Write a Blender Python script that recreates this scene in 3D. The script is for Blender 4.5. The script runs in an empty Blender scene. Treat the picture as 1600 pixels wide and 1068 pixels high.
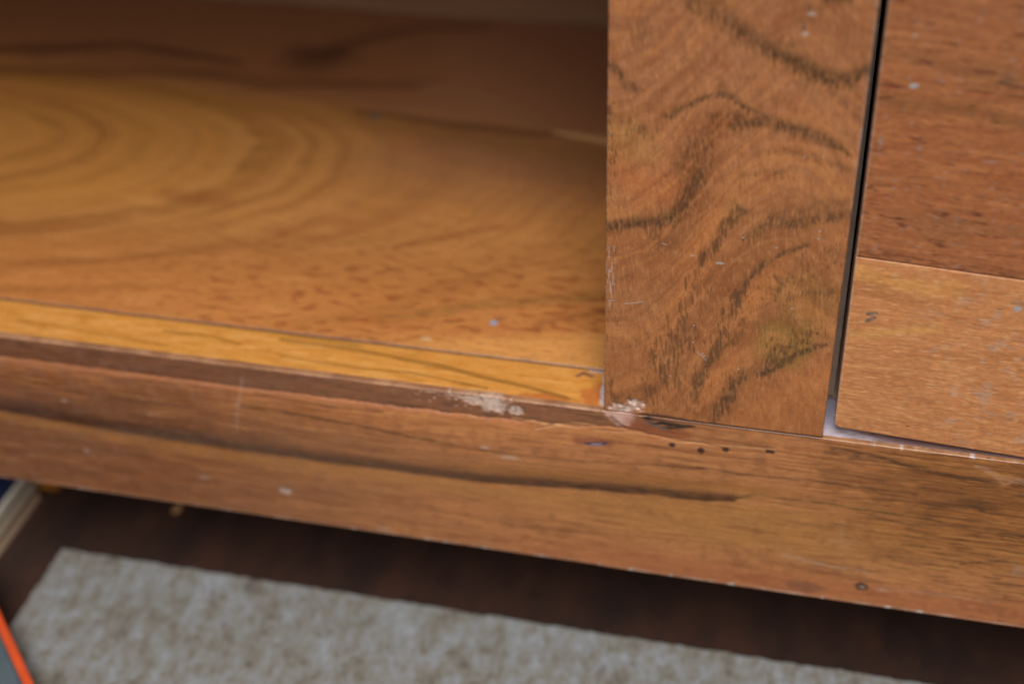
import bpy, math, random
import numpy as np
from mathutils import Matrix

random.seed(4)
S = bpy.context.scene
COL = S.collection

# ------------------------------------------------------------------ camera
# world: X along the cabinet front, Y into the cabinet, Z up, origin at the
# lower right corner of the upright where it meets the bottom rail
F = 2215.0
CX, CY = 800.0, 534.0
_d = np.array([111, 2993, 2215.0]); _d /= np.linalg.norm(_d)
_x = np.array([10700, 1243, -2215.0]); _x /= np.linalg.norm(_x)
_x -= _d * (_x @ _d); _x /= np.linalg.norm(_x)
_y = np.cross(_x, _d)
R = np.stack([_x, _y, -_d])
def ray(px, py):
    return R @ np.array([(px - CX) / F, (py - CY) / F, 1.0])
C0 = -ray(1285, 685) * 0.42
cd = bpy.data.cameras.new('camera')
cam = bpy.data.objects.new('camera', cd); COL.objects.link(cam)
M = Matrix.Identity(4)
for i in range(3):
    M[i][0] = R[i, 0]; M[i][1] = -R[i, 1]; M[i][2] = -R[i, 2]; M[i][3] = C0[i]
cam.matrix_world = M
cd.sensor_width = 36; cd.sensor_fit = 'HORIZONTAL'; cd.lens = F / 1600 * 36
cd.clip_start = 0.01; cd.clip_end = 50
cd.dof.use_dof = True; cd.dof.focus_distance = 0.403; cd.dof.aperture_fstop = 5.2
cd.dof.aperture_blades = 7
S.camera = cam

# ------------------------------------------------------------------ light
W = bpy.data.worlds.new('World'); S.world = W; W.use_nodes = True
bg = W.node_tree.nodes['Background']
bg.inputs[0].default_value = (0.80, 0.88, 1.0, 1); bg.inputs[1].default_value = 0.125
def area(name, loc, target, size, power, color):
    l = bpy.data.lights.new(name, 'AREA'); l.shape = 'RECTANGLE'
    l.size, l.size_y = size; l.energy = power; l.color = color
    o = bpy.data.objects.new(name, l); COL.objects.link(o)
    d = np.array(target, float) - np.array(loc, float); d /= np.linalg.norm(d)
    from mathutils import Vector
    o.rotation_euler = Vector(d).to_track_quat('-Z', 'Y').to_euler(); o.location = loc
    return o
area('key_lamp', (0.05, -0.67, 0.92), (-0.05, 0.03, 0.0), (0.50, 0.70), 16.2, (1.0, 0.985, 0.965))
S.view_settings.view_transform = 'Standard'; S.view_settings.look = 'None'
S.view_settings.exposure = 0; S.view_settings.gamma = 1
S.cycles.use_denoising = True
S.cycles.max_bounces = 6

# ------------------------------------------------------------------ numeric helpers
MM = 0.001
def front(px, py, y=0.0):          # photo point -> (X, Z) in mm on the front plane
    r = ray(px, py); t = (y - C0[1]) / r[1]; p = C0 + r * t
    return p[0] * 1000, p[2] * 1000
def flat(px, py, z=0.0):           # photo point -> (X, Y) in mm on a level plane
    r = ray(px, py); t = (z - C0[2]) / r[2]; p = C0 + r * t
    return p[0] * 1000, p[1] * 1000
def lin(c):
    c = np.asarray(c, float) / 255.0
    return np.where(c <= 0.04045, c / 12.92, ((c + 0.055) / 1.055) ** 2.4)
_rng = np.random.default_rng(7)
_perm = np.tile(_rng.permutation(512), 3)
_ga = _rng.uniform(0, 2 * math.pi, 512); _gx, _gy = np.cos(_ga), np.sin(_ga)
def perlin(x, y, seed=0):
    x = np.asarray(x, float) + seed * 17.31; y = np.asarray(y, float) + seed * 9.73
    xi = np.floor(x).astype(np.int64); yi = np.floor(y).astype(np.int64)
    xf = x - xi; yf = y - yi
    u = xf ** 3 * (xf * (xf * 6 - 15) + 10); v = yf ** 3 * (yf * (yf * 6 - 15) + 10)
    def g(ix, iy, dx, dy):
        h = _perm[(_perm[ix & 511] + iy) & 511]
        return _gx[h] * dx + _gy[h] * dy
    a = g(xi, yi, xf, yf); b = g(xi + 1, yi, xf - 1, yf)
    c = g(xi, yi + 1, xf, yf - 1); d = g(xi + 1, yi + 1, xf - 1, yf - 1)
    return ((a + (b - a) * u) * (1 - v) + (c + (d - c) * u) * v) * 1.5
def fbm(x, y, seed=0, n=4):
    s = 0; a = 1; f = 1; t = 0
    for k in range(n):
        s = s + a * perlin(x * f, y * f, seed + k * 3); t += a; a *= 0.5; f *= 2.03
    return s / t
def sst(a, b, x):
    t = np.clip((x - a) / (b - a), 0, 1); return t * t * (3 - 2 * t)
def seg(x, y, pts, w):
    """signed-less distance to a polyline divided by its local half width"""
    pts = np.asarray(pts, float); w = np.broadcast_to(np.asarray(w, float), (len(pts),))
    best = np.full(x.shape, 1e9)
    for i in range(len(pts) - 1):
        a, b = pts[i], pts[i + 1]; d = b - a; L = d @ d + 1e-12
        t = np.clip(((x - a[0]) * d[0] + (y - a[1]) * d[1]) / L, 0, 1)
        q = np.hypot(x - a[0] - d[0] * t, y - a[1] - d[1] * t) / (w[i] + (w[i + 1] - w[i]) * t)
        best = np.minimum(best, q)
    return best
def line(x, y, pts, w, soft=0.5):
    return 1 - sst(1 - soft, 1 + soft, seg(x, y, pts, w))
def blob(x, y, c, r, rough=0.3, sd=0, fr=None):
    rx, ry = r
    q = np.hypot((x - c[0]) / rx, (y - c[1]) / ry)
    f = fr or 1.6 / min(rx, ry)
    q = q + rough * fbm(x * f, y * f, sd, 3)
    return 1 - sst(0.65, 1.15, q)
def dashes(acc, xs, zs, pts, n, spread, L, w, s, slant, rng):
    """short pore strokes scattered along a polyline, painted into acc on the grid xs, zs"""
    pts = np.asarray(pts, float); sl = np.hypot(*np.diff(pts, axis=0).T); cs = np.concatenate([[0], np.cumsum(sl)])
    for _ in range(n):
        d = rng.uniform(0, cs[-1]); i = min(np.searchsorted(cs, d, 'right') - 1, len(sl) - 1)
        c = pts[i] + (pts[i + 1] - pts[i]) * (d - cs[i]) / sl[i] + np.array([rng.normal(0, spread), rng.normal(0, spread * .6)])
        ln = L * rng.uniform(.4, 1.5); ww = w * rng.uniform(.7, 1.4); a = slant + rng.normal(0, .05)
        i0, i1 = np.searchsorted(xs, (c[0] - ln - 2 * ww, c[0] + ln + 2 * ww)); j0, j1 = np.searchsorted(zs, (c[1] - ln - 2 * ww, c[1] + ln + 2 * ww))
        if i1 - i0 < 2 or j1 - j0 < 2: continue
        X, Z = np.meshgrid(xs[i0:i1], zs[j0:j1], indexing='ij')
        u = (X - c[0]) * math.cos(a) - (Z - c[1]) * math.sin(a); v = (X - c[0]) * math.sin(a) + (Z - c[1]) * math.cos(a)
        q = np.abs(u) / (ww * np.sqrt(np.maximum(1 - (v / ln * 2) ** 2, .0)) + .02)
        m = (1 - sst(.5, 1.5, q)) * (np.abs(v) < ln / 2) * s * rng.uniform(.5, 1)
        acc[i0:i1, j0:j1] = np.maximum(acc[i0:i1, j0:j1], m)
def mix(col, c, m):
    return col * (1 - m[..., None]) + lin(c) * m[..., None]
def steps(*runs):
    """concatenated runs of (start, end, step)"""
    out = []
    for a, b, s in runs:
        n = max(1, int(round(abs(b - a) / s))); out += list(np.linspace(a, b, n + 1)[:-1])
    out.append(runs[-1][1]); return np.array(out)

# ------------------------------------------------------------------ object helpers
def empty(name, loc, parent=None):
    o = bpy.data.objects.new(name, None); COL.objects.link(o); o.location = loc
    o.empty_display_size = 0.02
    if parent: o.parent = parent
    return o
def tag(o, label, cat, group=None):
    o['label'] = label; o['category'] = cat
    if group: o['group'] = group
BASE = np.zeros(3)
def link(name, me, parent=None):
    o = bpy.data.objects.new(name, me); COL.objects.link(o)
    if parent is not None: o.parent = parent
    return o
def slab(name, P, back, col, grain, mat, parent=None, dens=None, base=(0, 0, 0), smooth=True):
    """a board: P (n,m,3) is its finely modelled face in metres, 'back' the offset to its far face"""
    n, m = P.shape[:2]
    V = (P - np.asarray(base)).reshape(-1, 3)
    idx = np.arange(n * m).reshape(n, m)
    q = np.stack([idx[:-1, :-1], idx[1:, :-1], idx[1:, 1:], idx[:-1, 1:]], -1).reshape(-1, 4)
    rim = np.concatenate([idx[0, :-1], idx[:-1, -1], idx[-1, :0:-1], idx[:0:-1, 0]])
    # orientation: the face normal must point away from 'back'
    nrm = np.cross(P[-1, 0] - P[0, 0], P[0, -1] - P[0, 0])
    flip = np.dot(nrm, back) > 0
    k = len(rim); rb = n * m + np.arange(k)
    V = np.concatenate([V, V[rim] + np.asarray(back)])
    side = np.stack([rim, np.roll(rim, -1), np.roll(rb, -1), rb], -1)
    if flip: q = q[:, ::-1]
    else: pass
    # side loops run along idx[0,:] first
    if not flip: side = side
    else: side = side[:, ::-1]
    cen = len(V); V = np.concatenate([V, [V[rb].mean(0)]])
    fan = np.stack([rb, np.roll(rb, -1), np.full(k, cen)], -1)
    if flip: fan = fan[:, ::-1]
    loops = np.concatenate([q.ravel(), side.ravel(), fan.ravel()])
    starts = np.concatenate([np.arange(len(q) + len(side)) * 4, (len(q) + len(side)) * 4 + np.arange(len(fan)) * 3])
    me = bpy.data.meshes.new(name)
    me.vertices.add(len(V)); me.vertices.foreach_set('co', V.ravel())
    me.loops.add(len(loops)); me.loops.foreach_set('vertex_index', loops.astype(np.int32))
    me.polygons.add(len(starts)); me.polygons.foreach_set('loop_start', starts.astype(np.int32))
    sm = np.zeros(len(starts), bool); sm[:len(q)] = smooth
    me.polygons.foreach_set('use_smooth', sm)
    me.update(calc_edges=True); me.validate()
    cc = np.ones((len(V), 4)); cc[:n * m, :3] = col.reshape(-1, 3)
    cc[:n * m, 3] = 0 if dens is None else dens.reshape(-1)
    cc[n * m:n * m + k] = cc[rim]; cc[cen] = cc[rim].mean(0)
    a = me.attributes.new('figure', 'FLOAT_COLOR', 'POINT'); a.data.foreach_set('color', cc.ravel())
    gg = np.zeros((len(V), 2)); gg[:n * m] = grain.reshape(-1, 2)
    gg[n * m:n * m + k] = gg[rim] + 1.0; gg[cen] = gg[rim].mean(0)
    a = me.attributes.new('grain', 'FLOAT2', 'POINT'); a.data.foreach_set('vector', gg.ravel())
    me.materials.append(mat)
    return link(name, me, parent)
def box(name, lo, hi, mat, parent=None, base=(0, 0, 0), bev=0.0006):
    """plain board with eased edges, lo/hi in mm"""
    import bmesh
    lo = np.array(lo, float) * MM; hi = np.array(hi, float) * MM
    bm = bmesh.new(); bmesh.ops.create_cube(bm, size=1)
    c = (lo + hi) / 2 - np.array(base)
    for v in bm.verts:
        v.co = [c[i] + v.co[i] * (hi - lo)[i] for i in range(3)]
    if bev: bmesh.ops.bevel(bm, geom=bm.edges[:], offset=bev, segments=2, affect='EDGES')
    me = bpy.data.meshes.new(name); bm.to_mesh(me); bm.free(); me.materials.append(mat)
    return link(name, me, parent)

# ------------------------------------------------------------------ materials
class NT:
    def __init__(s, name):
        s.m = bpy.data.materials.new(name); s.m.use_nodes = True
        s.t = s.m.node_tree; s.b = s.t.nodes['Principled BSDF']
    def n(s, kind, **kw):
        x = s.t.nodes.new('ShaderNode' + kind)
        for k, v in kw.items():
            if k.startswith('i_'):
                x.inputs[k[2:].replace('_', ' ')].default_value = v
            else: setattr(x, k, v)
        return x
    def l(s, a, b): s.t.links.new(a, b)
    def math(s, op, a, b=None, c=None, clamp=False):
        x = s.n('Math', operation=op, use_clamp=clamp)
        for i, v in enumerate((a, b, c)):
            if v is None: continue
            if isinstance(v, (int, float)): x.inputs[i].default_value = v
            else: s.l(v, x.inputs[i])
        return x.outputs[0]
    def noise(s, vec, scale, detail=3, rough=0.55, dist=0.0):
        x = s.n('TexNoise'); s.l(vec, x.inputs['Vector'])
        x.inputs['Scale'].default_value = scale; x.inputs['Detail'].default_value = detail
        x.inputs['Roughness'].default_value = rough; x.inputs['Distortion'].default_value = dist
        return x.outputs['Fac']
    def scaled(s, vec, sc):
        x = s.n('VectorMath', operation='MULTIPLY'); s.l(vec, x.inputs[0]); x.inputs[1].default_value = sc
        return x.outputs[0]
    def ramp(s, f, a, b, lo=0.0, hi=1.0):
        x = s.n('MapRange', interpolation_type='SMOOTHSTEP'); s.l(f, x.inputs[0])
        for i, v in zip((1, 2, 3, 4), (a, b, lo, hi)): x.inputs[i].default_value = v
        return x.outputs[0]
def wood(name, rough=0.36, fibre=0.16, pore=0.5, silk=0.10, spec=0.45, bump=0.06, lacq=0.25):
    """varnished wood: the figure (growth rings, streaks, worn spots) comes with the mesh, u along / v across
    the grain in mm; fibres, pores, silk and the varnish surface are nodes"""
    k = NT(name)
    at = k.n('Attribute', attribute_name='figure'); gr = k.n('Attribute', attribute_name='grain')
    g = gr.outputs['Vector']
    f1 = k.noise(k.scaled(g, (0.07, 1.05, 1)), 1.0, 4, 0.65)
    f2 = k.noise(k.scaled(g, (0.30, 2.6, 1)), 1.0, 3, 0.6)
    sk = k.noise(k.scaled(g, (0.45, 0.85, 1)), 1.0, 5, 0.72)
    pr = k.noise(k.scaled(g, (0.22, 1.7, 1)), 1.0, 2, 0.5)
    thr = k.math('SUBTRACT', 0.74, k.math('MULTIPLY', at.outputs['Alpha'], 0.30))
    pm = k.math('MULTIPLY', k.math('SUBTRACT', pr, thr), 14.0, clamp=True)
    v = k.math('ADD', k.math('MULTIPLY', k.math('SUBTRACT', f1, 0.5), fibre * 2.6),
               k.math('MULTIPLY', k.math('SUBTRACT', f2, 0.5), fibre * 1.6))
    v = k.math('ADD', v, k.math('MULTIPLY', k.math('SUBTRACT', sk, 0.5), silk * 2.5))
    v = k.math('ADD', v, 1.0)
    v = k.math('MULTIPLY', v, k.math('SUBTRACT', 1.0, k.math('MULTIPLY', pm, pore)))
    hs = k.n('VectorMath', operation='SCALE'); k.l(at.outputs['Color'], hs.inputs[0]); k.l(v, hs.inputs['Scale'])
    k.l(hs.outputs[0], k.b.inputs['Base Color'])
    big = k.noise(k.scaled(g, (0.02, 0.05, 1)), 1.0, 4, 0.6)
    r = k.math('ADD', rough, k.math('MULTIPLY', k.math('SUBTRACT', big, 0.5), 0.22))
    r = k.math('ADD', r, k.math('MULTIPLY', pm, 0.15))
    k.l(r, k.b.inputs['Roughness'])
    k.b.inputs['Specular IOR Level'].default_value = spec
    k.b.inputs['Coat Weight'].default_value = lacq; k.b.inputs['Coat Roughness'].default_value = 0.22
    b = k.n('Bump'); b.inputs['Strength'].default_value = bump; b.inputs['Distance'].default_value = 0.0006
    h = k.math('SUBTRACT', k.math('ADD', f1, k.math('MULTIPLY', sk, 0.5)), k.math('MULTIPLY', pm, 0.8))
    k.l(h, b.inputs['Height']); k.l(b.outputs[0], k.b.inputs['Normal'])
    return k.m
def plain_wood(name, c1, c2, axis=(6, 160, 160), rough=0.5):
    k = NT(name); tc = k.n('TexCoord')
    f = k.noise(k.scaled(tc.outputs['Object'], axis), 1.0, 5, 0.6, 0.6)
    mx = k.n('Mix', data_type='RGBA'); k.l(k.ramp(f, 0.3, 0.7), mx.inputs['Factor'])
    mx.inputs['A'].default_value = (*lin(c1), 1); mx.inputs['B'].default_value = (*lin(c2), 1)
    k.l(mx.outputs['Result'], k.b.inputs['Base Color']); k.b.inputs['Roughness'].default_value = rough
    b = k.n('Bump'); b.inputs['Strength'].default_value = 0.1; b.inputs['Distance'].default_value = 0.001
    k.l(f, b.inputs['Height']); k.l(b.outputs[0], k.b.inputs['Normal'])
    return k.m

M_stile = wood('swirled_wood', rough=0.40, fibre=0.16, pore=0.45, silk=0.22)
M_rail = wood('rail_wood', rough=0.38, fibre=0.28, pore=0.5, silk=0.26)
M_lath = wood('yellow_wood', rough=0.36, fibre=0.20, pore=0.35, silk=0.24)
M_shelf = wood('shelf_wood', rough=0.34, fibre=0.22, pore=0.4, silk=0.22)
M_draw = wood('drawer_wood', rough=0.42, fibre=0.26, pore=0.5, silk=0.34)
M_inner = plain_wood('inner_wood', (186, 158, 138), (204, 176, 156))
M_back = plain_wood('back_panel_wood', (190, 146, 108), (168, 122, 86))
M_case = plain_wood('cabinet_wood', (150, 98, 60), (128, 78, 46))
M_leg = plain_wood('leg_wood', (206, 134, 52), (180, 110, 40), (120, 120, 6))
M_dark = plain_wood('drawer_side_wood', (40, 40, 56), (28, 28, 42))

# ------------------------------------------------------------------ the cabinet
FLOOR = -130.0
B = np.array([0.0, 0.14, FLOOR * MM])
cab = empty('cabinet', B)
tag(cab, 'varnished brown wood cabinet with an open shelf bay and a drawer, its lower rail chipped', 'cabinet')

# --- upright between the open bay and the drawer
def build_stile():
    xs = steps((-65.8, 0.0, 0.22)); zs = steps((0.6, 138, 0.24), (138, 196, 3))
    x, z = np.meshgrid(xs, zs, indexing='ij')
    P = lambda pts: [front(*p) for p in pts]
    K = 0.175
    col = np.ones(x.shape + (3,)) * lin((163, 104, 64))
    n1 = fbm(x / 22, z / 30, 1, 4); n2 = fbm(x / 7, z / 10, 2, 4); mic = perlin(x * 2.1, z * 1.5, 64) + .5 * perlin(x * 3.3, z * 2.4, 66); nf = fbm(x * 1.1, z * 0.5, 3, 3)
    hair = fbm(x * 1.6, z * 0.22, 5, 3)
    # upper wood pinker, lower wood more orange
    col = mix(col, (160, 105, 74), sst(60, 115, z + 14 * n1) * 0.75)
    col = mix(col, (156, 92, 46), sst(45, 0, z + 14 * n1) * 0.7)
    col = mix(col, (150, 86, 48), sst(0.05, 0.5, n2) * 0.45)
    col = mix(col, (186, 124, 76), sst(0.05, 0.55, -n2 + 0.3 * n1) * 0.35)
    # broad red-brown wash under the S-shaped line and in the middle
    wv = x + 2.0 * n2; wz = z + 3.0 * n2
    wash = line(wv, wz, P([(945, 395), (1010, 400), (1075, 400), (1130, 450), (1120, 520)]), 9, 0.9)
    col = mix(col, (138, 78, 40), wash * 0.5)
    wash = line(wv, wz, P([(1080, 330), (1085, 260), (1100, 205), (1150, 185)]), [5, 6, 4.5, 2.5], 0.8)
    col = mix(col, (124, 70, 40), wash * (0.45 + 0.5 * sst(-0.2, 0.4, nf)))
    wash = line(wv, wz, P([(955, 250), (1000, 290), (1050, 300)]), 5, 0.9)
    col = mix(col, (172, 98, 56), wash * 0.6)
    col = mix(col, (165, 118, 66), line(wv, wz, P([(950, 200), (990, 225)]), 6, 0.8) * 0.5)
    # lighter ribbons running down to the left
    for pts, w in (([(1120, 340), (1085, 400), (1060, 470), (1020, 540)], 2.6), ([(1220, 410), (1180, 460), (1140, 560), (1090, 640)], 2.4),
                   ([(1290, 590), (1210, 640), (1160, 680)], 6)):
        col = mix(col, (182, 110, 60), line(wv, wz, P(pts), w, 0.8) * 0.5)
    # olive patch above the lower right line
    ol = blob(x, z, front(1225, 535), (9, 10), 0.5, 8, 0.12) * 0.85
    col = mix(col, (128, 98, 40), ol * 0.8)
    col = mix(col, (140, 98, 46), blob(x, z, front(1270, 470), (10, 12), 0.4, 9, 0.1) * 0.5)
    # dark streaks; edges broken up by short vertical fibres
    psi = z - 50 * sst(-64, -14, x) + 15 * sst(-18, 2, x) + 4 * n1 + 1.6 * n2
    rib = perlin(psi / 6.0, x / 60, 67) + .6 * perlin(psi / 2.4, x / 45, 68)
    lr = 1 - .75 * sst(-40, -20, x + 6 * n1) * sst(38, 22, z - .4 * (x + 20))
    rib = rib * lr
    col = mix(col, (128, 74, 36), sst(.0, .6, rib) * .42); col = mix(col, (190, 122, 68), sst(.0, .6, -rib) * .35)
    fine = perlin(psi / 1.1, x / 25, 69); col = mix(col, (112, 66, 34), sst(.1, .6, fine) * .22 * lr)
    dark = np.zeros(x.shape); halo = np.zeros(x.shape)
    cur = fbm(x / 3.2, z / 4.5, 6, 4)
    col = mix(col, (132, 80, 48), sst(.0, .5, cur) * .35); col = mix(col, (190, 128, 84), sst(.0, .5, -cur) * .28)
    def streak(pts, w, s, rag=0.8, tex=0.6, soft=0.75):
        q = seg(x + 0.5 * nf + 0.9 * n2 * 0.6, z + 1.7 * hair * rag + 0.9 * nf * rag, P(pts), np.asarray(w, float) * K)
        m = (1 - sst(1 - soft, 1 + soft, q)) * s
        t = 1 - tex + tex * sst(-0.35, 0.25, hair + 0.6 * nf)
        np.maximum(dark, m * t, out=dark)
        np.maximum(halo, (1 - sst(.2, 2.6, q)) * s * (.35 + .65 * sst(-.3, .3, nf + .5 * hair)), out=halo)
    streak([(1085, 2), (1120, 20), (1150, 42), (1185, 68), (1225, 86)], [11, 13, 13, 12, 10], 0.62, 1.2, 0.75)
    streak([(1205, 78), (1240, 95), (1275, 112), (1300, 124), (1325, 124), (1362, 106)], [9, 11, 12, 10, 9, 7], 0.9, 1.1, 0.45)
    streak([(1235, 72), (1255, 85)], 7, 0.45, 1.4, 0.8)
    streak([(1130, 8), (1145, 30)], 5, 0.5, 1.0, 0.7)
    streak([(1045, 182), (1075, 163), (1105, 151), (1132, 146), (1148, 153), (1162, 166), (1195, 182)], [5, 3.6, 3.8, 4.6, 4, 3.4, 3], 0.8, 0.7, 0.7)
    streak([(1130, 143), (1125, 125)], 7, 0.3, 0.8, 0.8)
    streak([(1150, 196), (1195, 188), (1215, 194), (1250, 204), (1285, 214), (1308, 226), (1328, 243)], [6, 8, 9, 9, 8, 6, 3], 0.8, 0.7, 0.6)
    streak([(1240, 205), (1280, 222), (1315, 230)], [3, 5, 4], 0.55, 0.4, 0.6)
    streak([(1180, 240), (1220, 232), (1270, 245), (1320, 262), (1345, 268)], [4, 5, 6, 5, 4], 0.3, 0.5, 0.7)
    streak([(1160, 275), (1190, 268), (1220, 270)], 5, 0.3, 0.6, 0.7)
    streak([(1105, 180), (1140, 176), (1165, 192)], [4, 6, 6], 0.45, 1.0, 0.8)
    streak([(944, 352), (985, 349), (1030, 346), (1058, 337)], [8, 8, 8, 9], 0.72, 1.2, 0.55)
    streak([(1050, 338), (1070, 318), (1083, 290), (1095, 268)], [10, 10, 9, 6], 0.75, 1.2, 0.55)
    streak([(1060, 260), (1080, 240), (1100, 225)], 9, 0.3, 1.2, 0.8)
    streak([(1020, 360), (1040, 385), (1060, 370)], 10, 0.3, 1.5, 0.8)
    streak([(1165, 372), (1190, 356), (1205, 344), (1245, 348), (1285, 338), (1325, 335)], [7, 8, 9, 10, 9, 9], 0.66, 0.9, 0.65)
    streak([(1215, 335), (1270, 322), (1325, 316)], [6, 9, 8], 0.42, 1.0, 0.8)
    streak([(1150, 322), (1163, 328)], 7, 0.45, 1.2, 0.8)
    streak([(1145, 335), (1128, 355), (1115, 380), (1102, 398)], [6, 6, 5, 3], 0.42, 1.4, 0.85)
    streak([(1100, 390), (1094, 412)], 4, 0.6, 0.6, 0.5)
    streak([(1205, 408), (1222, 394), (1238, 390), (1262, 383)], [2, 3, 3.2, 3], 0.7, 0.6, 0.5)
    streak([(1178, 428), (1192, 412)], 6, 0.7, 1.1, 0.75)
    streak([(1168, 435), (1162, 452), (1150, 472)], [5, 5, 4], 0.5, 1.4, 0.8)
    streak([(1235, 465), (1260, 458), (1300, 455)], [4, 6, 5], 0.42, 0.9, 0.75)
    streak([(1212, 430), (1220, 442), (1214, 468)], 4, 0.5, 1.2, 0.8)
    streak([(1290, 538), (1268, 544), (1240, 556), (1215, 572), (1195, 584)], [3, 4, 5, 6, 5], 0.8, 0.5, 0.4)
    streak([(1225, 545), (1205, 560), (1195, 580)], 9, 0.62, 1.2, 0.8)
    streak([(1190, 565), (1170, 580), (1150, 596), (1140, 618), (1120, 640), (1116, 662)], [5, 8, 8, 8, 8, 5], 0.45, 1.6, 0.85)
    streak([(1160, 500), (1150, 530), (1115, 548), (1108, 565)], 6, 0.5, 1.6, 0.8)
    streak([(1105, 570), (1092, 600), (1085, 625)], 5, 0.45, 1.6, 0.8)
    streak([(945, 100), (956, 103), (966, 108), (972, 122)], [6, 5, 4, 3], 0.8, 0.6, 0.4)
    streak([(975, 130), (992, 136)], [7, 6], 0.62, 0.8, 0.6)
    streak([(1290, -4), (1325, 0)], 6, 0.7, 0.7, 0.5)
    streak([(1240, 128), (1270, 137), (1300, 150), (1345, 168)], [3, 4, 6, 6], 0.28, 0.8, 0.7)
    col = mix(col, (98, 62, 34), np.clip(halo * .62, 0, .65))
    dk = np.clip(dark * (.80 + .5 * np.clip(mic, -.8, .5)), 0, .88)
    col = mix(col, (62, 45, 28), dk)
    # columns of short dark pores
    pm = np.zeros(x.shape)
    for pts, w in (([(1090, 440), (1065, 480), (1070, 540), (1050, 620)], 5), ([(1060, 520), (1035, 560), (1015, 640)], 5),
                   ([(1135, 500), (1110, 560), (1090, 640)], 3.5), ([(1160, 600), (1125, 650)], 4), ([(960, 180), (965, 300)], 2.6),
                   ([(985, 180), (1010, 215)], 5), ([(1180, 560), (1290, 520)], 5), ([(1160, 470), (1230, 450)], 4), ([(950, 600), (1000, 640)], 4),
                   ([(990, 20), (995, 75)], 2.5), ([(1010, 40), (1030, 75)], 2)):
        np.maximum(pm, line(x, z, P(pts), w, 0.7), out=pm)
    slant = x + 0.10 * z
    acc = np.zeros(x.shape); rg = np.random.default_rng(11)
    for pts, n, sp, L, w, st in (([(1125, 372), (1098, 412), (1078, 452)], 22, 5, 3.2, .30, .8), ([(1072, 445), (1068, 500), (1062, 560), (1050, 610)], 60, 11, 3.8, .30, .8),
                                 ([(1042, 520), (1032, 580), (1010, 645)], 60, 12, 4.0, .30, .8), ([(1165, 440), (1148, 480), (1135, 505), (1115, 545), (1106, 570)], 60, 6, 3.2, .32, .85),
                                 ([(1098, 570), (1088, 600), (1080, 640)], 34, 6, 3.4, .30, .75), ([(1155, 585), (1137, 618), (1118, 655)], 55, 7, 3.2, .34, .85),
                                 ([(1192, 588), (1215, 565), (1240, 545), (1275, 522)], 60, 10, 1.5, .30, .85), ([(1195, 540), (1270, 515)], 24, 8, 1.4, .26, .7), ([(952, 585), (962, 630), (1005, 640)], 26, 9, 2.8, .26, .7),
                                 ([(952, 160), (956, 230), (952, 300)], 36, 5, 1.7, .24, .8), ([(975, 190), (1015, 215)], 20, 14, 2.2, .2, .6),
                                 ([(1180, 445), (1235, 450), (1290, 405), (1322, 388)], 70, 16, 1.3, .24, .6), ([(1132, 365), (1140, 345), (1165, 325)], 34, 6, 2.6, .32, .8),
                                 ([(1010, 35), (990, 60)], 16, 9, 4.0, .28, .5), ([(1055, 330), (1090, 270), (1105, 215)], 70, 12, 2.2, .28, .55), ([(960, 350), (1050, 345)], 50, 9, 2.4, .26, .6),
                                 ([(1070, 230), (1140, 180), (1180, 195)], 44, 9, 1.6, .26, .5), ([(1120, 30), (1200, 80), (1300, 130)], 60, 10, 1.6, .26, .5), ([(1090, 640), (1120, 665)], 14, 10, 2.5, .25, .6),
                                 ([(955, 400), (1000, 560), (1010, 640)], 26, 22, 2.2, .22, .5), ([(1180, 470), (1250, 480)], 26, 24, 1.2, .2, .5)):
        dashes(acc, xs, zs, P(pts), n, sp * K, L, w, st, -.10, rg)
    dashes(acc, xs, zs, [(-60, 4), (-8, 40), (-50, 80), (-10, 130)], 240, 22, 1.1, .17, .34, -.1, rg)
    col = mix(col, (58, 42, 25), acc * .88 * (.85 + .3 * np.clip(mic, -.6, .5)))
    red = sst(0.30, 0.7, perlin(slant * 1.6, z * 0.36, 25) + 0.25 * n1)
    col = mix(col, (124, 70, 38), red * 0.35)
    # fine pale fibres
    pale = sst(0.25, 0.6, perlin(slant * 1.7, z * 0.3, 31))
    col = mix(col, (196, 138, 92), pale * 0.24)
    col = np.clip(col * (1 + .11 * np.clip(mic, -1, 1))[..., None], 0, 1) * np.array([1.05, 1.05, .97])
    # scuffs, flecks and the worn arrises
    wear = np.zeros(x.shape)
    def mark(px, py, rx, ry, s=0.9, sd=0): np.maximum(wear, blob(x, z, front(px, py), (rx, ry), 0.5, sd) * s, out=wear)
    mark(1269, 22, 1.1, .55, .75, 1); mark(1258, 53, .95, .6, .85, 2); mark(1125, 411, 1.4, .45, .8, 3); mark(1082, 399, .8, .35, .6, 4)
    for (px, py) in ((1281, 361), (1213, 387), (1279, 373), (1161, 371), (1237, 482), (1083, 534), (1085, 508), (1154, 576), (1047, 587), (1287, 245), (1257, 246), (1101, 556), (1098, 552)):
        mark(px, py, .30, .30, .9, px)
    for pts in ([(976, 474), (990, 473), (1005, 471)], [(1090, 550), (1098, 556), (1103, 563)], [(1034, 380), (1041, 382)], [(951, 470), (960, 469)], [(953, 440), (955, 458)], [(958, 428), (957, 445)]):
        np.maximum(wear, line(x, z, P(pts), 0.16, 0.8) * 0.7, out=wear)
    sc = line(x, z, P([(954, 388), (953, 440), (951, 475)]), 1.1, 0.9) * sst(0.15, 0.5, perlin(x * 2.4, z * .28, 41) + .4 * perlin(x * .8, z * 1.4, 45))
    np.maximum(wear, sc * 0.8, out=wear)
    dl = x + 65.8; dr = -x
    e = (1 - sst(0.1, 0.55 + 0.0 * z, dl)) * sst(-0.2, 0.5, fbm(z * 0.5, x * 0, 42, 3)) * 0.8
    np.maximum(wear, e, out=wear)
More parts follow.
